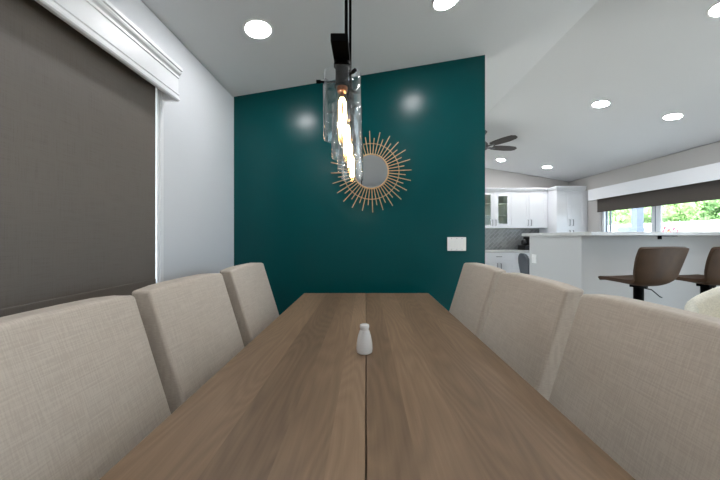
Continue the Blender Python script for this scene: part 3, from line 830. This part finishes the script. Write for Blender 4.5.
# ------------------------------------------------------------------ outdoors
g = struct('ground', B(-14, 34, -22, 34, -0.30, -0.14), M_patio)
def leaf_ball(bm, c, rad, n, size):
    for _ in range(n):
        d_ = Vector((random.gauss(0, 1), random.gauss(0, 1), random.gauss(0, 1))).normalized()
        p = Vector(c) + Vector((d_.x * rad[0], d_.y * rad[1], d_.z * rad[2])) * random.uniform(0.72, 1.05)
        q = Vector((random.gauss(0, 1), random.gauss(0, 1), random.gauss(0, 1))).normalized()
        u = q.orthogonal().normalized(); w_ = q.cross(u)
        s = size * random.uniform(0.6, 1.3)
        bm.faces.new([bm.verts.new(p + u * s), bm.verts.new(p + w_ * s * 0.5), bm.verts.new(p - u * s), bm.verts.new(p - w_ * s * 0.5)])
def shrub(x, y, h, r, mat, label, name='garden_shrub', cat='shrub', n=1500):
    t_ = thing(name, label, cat, (x, y, -0.14), 0, 'garden shrubs and trees')
    obj('trunk', T([(0, 0, 0), (0.05, 0.03, h * 0.35), (0, 0, h * 0.7)], 0.07, seg=8, r2=0.03), M_bark, t_, True)
    bm = bmesh.new()
    for _ in range(7):
        c_ = (random.uniform(-r, r) * 0.55, random.uniform(-r, r) * 0.55, h * random.uniform(0.48, 0.82))
        rr = r * random.uniform(0.45, 0.7)
        bmesh.ops.create_icosphere(bm, subdivisions=2, radius=rr * 0.75, matrix=Matrix.Translation(c_))
        leaf_ball(bm, c_, (rr, rr, rr), n // 7, 0.075)
    o = bpy.data.objects.new('foliage', bpy.data.meshes.new('foliage'))
    bm.to_mesh(o.data); bm.free(); o.data.materials.append(mat); COL.objects.link(o); o.parent = t_
def at(px, X):                    # a spot on the line of sight of column px, at distance X from the camera plane
    return X * F / (px - 366)
tag(obj('garden_fence', B(10.4, 10.5, 4.0, 22.0, -0.14, 1.72), M_fence), 'bright white garden wall seen through the kitchen window', 'fence')
for (X, Y, h, r, mt, lab) in ((12.2, 9.9, 3.6, 0.92, M_leaf, 'green tree just behind the white garden wall at the right edge of the window'),
                              (12.2, 12.3, 3.3, 0.92, M_leaf2, 'light green tree behind the white garden wall just right of the mullion'),
                              (12.2, 14.8, 3.4, 0.92, M_leaf2, 'light green tree behind the white garden wall left of the white post'),
                              (15.0, 13.4, 4.2, 0.95, M_leaf, 'farther green tree in the middle of the right window pane'),
                              (15.0, 16.0, 4.0, 0.95, M_leaf, 'farther green tree between the white post and the mullion'),
                              (15.0, 18.6, 4.0, 0.95, M_leaf, 'farther green tree at the left end of the kitchen window')):
    shrub(X, Y, h, r, mt, lab, 'garden_tree', 'tree', n=2600)
pp = thing('patio_post', 'white square patio post outside the left window pane', 'post', (6.2, at(637.5, 6.2), -0.14))
obj('shaft', B(-0.075, 0.075, -0.075, 0.075, 0.0, 2.6, 0.004), M_postblue, pp)  # blue grey stands in for shade on the white shaft
obj('post_base', B(-0.11, 0.11, -0.11, 0.11, 0.0, 0.15, 0.006), M_fence, pp)
obj('post_cap', B(-0.11, 0.11, -0.11, 0.11, 2.6, 2.68, 0.006), M_fence, pp)
gx = 6.6
gr = thing('barbecue_grill', 'blue grey patio grill lid standing beside the white post', 'grill', (gx, at(630.5, gx), -0.14))
obj('cart', B(-0.16, 0.16, -0.22, 0.22, 0.10, 1.18, 0.01), M_postblue, gr)
obj('lid', B(-0.16, 0.16, -0.24, 0.24, 1.185, 1.62, 0.06, 4), M_postblue, gr, True)
for (x, y) in ((-0.13, -0.19), (0.13, -0.19), (-0.13, 0.19), (0.13, 0.19)): obj('leg', B(x - 0.02, x + 0.02, y - 0.02, y + 0.02, 0, 0.10), M_postblue, gr)
fx = 9.6
fl = thing('flowering_plant', 'red flowering plant before the white garden wall', 'plant', (fx, at(666, fx), -0.14))
obj('pot', L([(0.0, 0.0), (0.2, 0.0), (0.28, 0.45), (0.25, 0.45), (0.23, 0.40), (0.0, 0.40)], seg=24), M_terra, fl, True)
bm = bmesh.new(); leaf_ball(bm, (0, 0, 0.95), (0.26, 0.26, 0.60), 500, 0.06); obj('foliage', bm, M_leaf, fl)
bm = bmesh.new(); leaf_ball(bm, (0, 0, 1.52), (0.26, 0.26, 0.2), 90, 0.06); obj('blossom', bm, M_red, fl)

# ------------------------------------------------------------------ light
W = bpy.data.worlds.new('sky'); S.world = W; W.use_nodes = True
nt = W.node_tree; bg = nt.nodes['Background']
bg.inputs['Color'].default_value = (0.72, 0.86, 1.0, 1); bg.inputs['Strength'].default_value = 6.0
sun = bpy.data.lights.new('sun', 'SUN'); sun.energy = 14.0; sun.angle = math.radians(1.0); sun.color = (1.0, 0.95, 0.88)
so = bpy.data.objects.new('sun', sun); COL.objects.link(so)
so.rotation_euler = Vector((0.55, 0.15, -0.82)).to_track_quat('-Z', 'Y').to_euler()
def portal(name, loc, rot, sx_, sy_):
    l = bpy.data.lights.new(name, 'AREA'); l.shape = 'RECTANGLE'; l.size = sx_; l.size_y = sy_; l.cycles.is_portal = True
    o = bpy.data.objects.new(name, l); COL.objects.link(o); o.location = loc; o.rotation_euler = rot
portal('sky_portal', (XR + TH + 0.02, (KWIN[0] + KWIN[1]) / 2, (KWIN[2] + 1.685) / 2), (0, math.radians(90), 0), 0.65, 2.3)
portal('sky_portal', ((RW_ADDED[0] + RW_ADDED[1]) / 2, YR - TH - 0.02, 1.07), (math.radians(90), 0, 0), 0.95, 2.14)  # sky sampling at the added rear opening

portal('sky_portal', (XL - TH - 0.02, (PWIN_ADDED[0] + PWIN_ADDED[1]) / 2, 1.07), (0, math.radians(-90), 0), 2.0, 1.7)  # sky sampling at the added kitchen opening
portal('sky_portal', (XR + TH + 0.02, (DWIN_ADDED[0] + DWIN_ADDED[1]) / 2, 1.07), (0, math.radians(90), 0), 2.0, 3.1)  # sky sampling at the added patio opening

# ------------------------------------------------------------------ camera
cam = bpy.data.cameras.new('camera'); co_ = bpy.data.objects.new('camera', cam); COL.objects.link(co_)
co_.location = (0, 0, CZ); co_.rotation_euler = (math.radians(90), 0, 0)
cam.sensor_fit = 'HORIZONTAL'; cam.sensor_width = 36.0; cam.lens = F / 720.0 * 36.0
cam.shift_x = -6.0 / 720.0; cam.shift_y = -3.0 / 720.0
cam.clip_start = 0.02; cam.clip_end = 200
S.camera = co_
S.view_settings.view_transform = 'Standard'
try: S.view_settings.look = 'None'
except Exception: pass
S.view_settings.gamma = 1.0; S.view_settings.use_curve_mapping = False
S.view_settings.exposure = 0.13
S.cycles.use_denoising = True
S.cycles.max_bounces = 10; S.cycles.diffuse_bounces = 6; S.cycles.transparent_max_bounces = 32
S.cycles.sample_clamp_indirect = 8.0
S.cycles.caustics_reflective = False; S.cycles.caustics_refractive = False
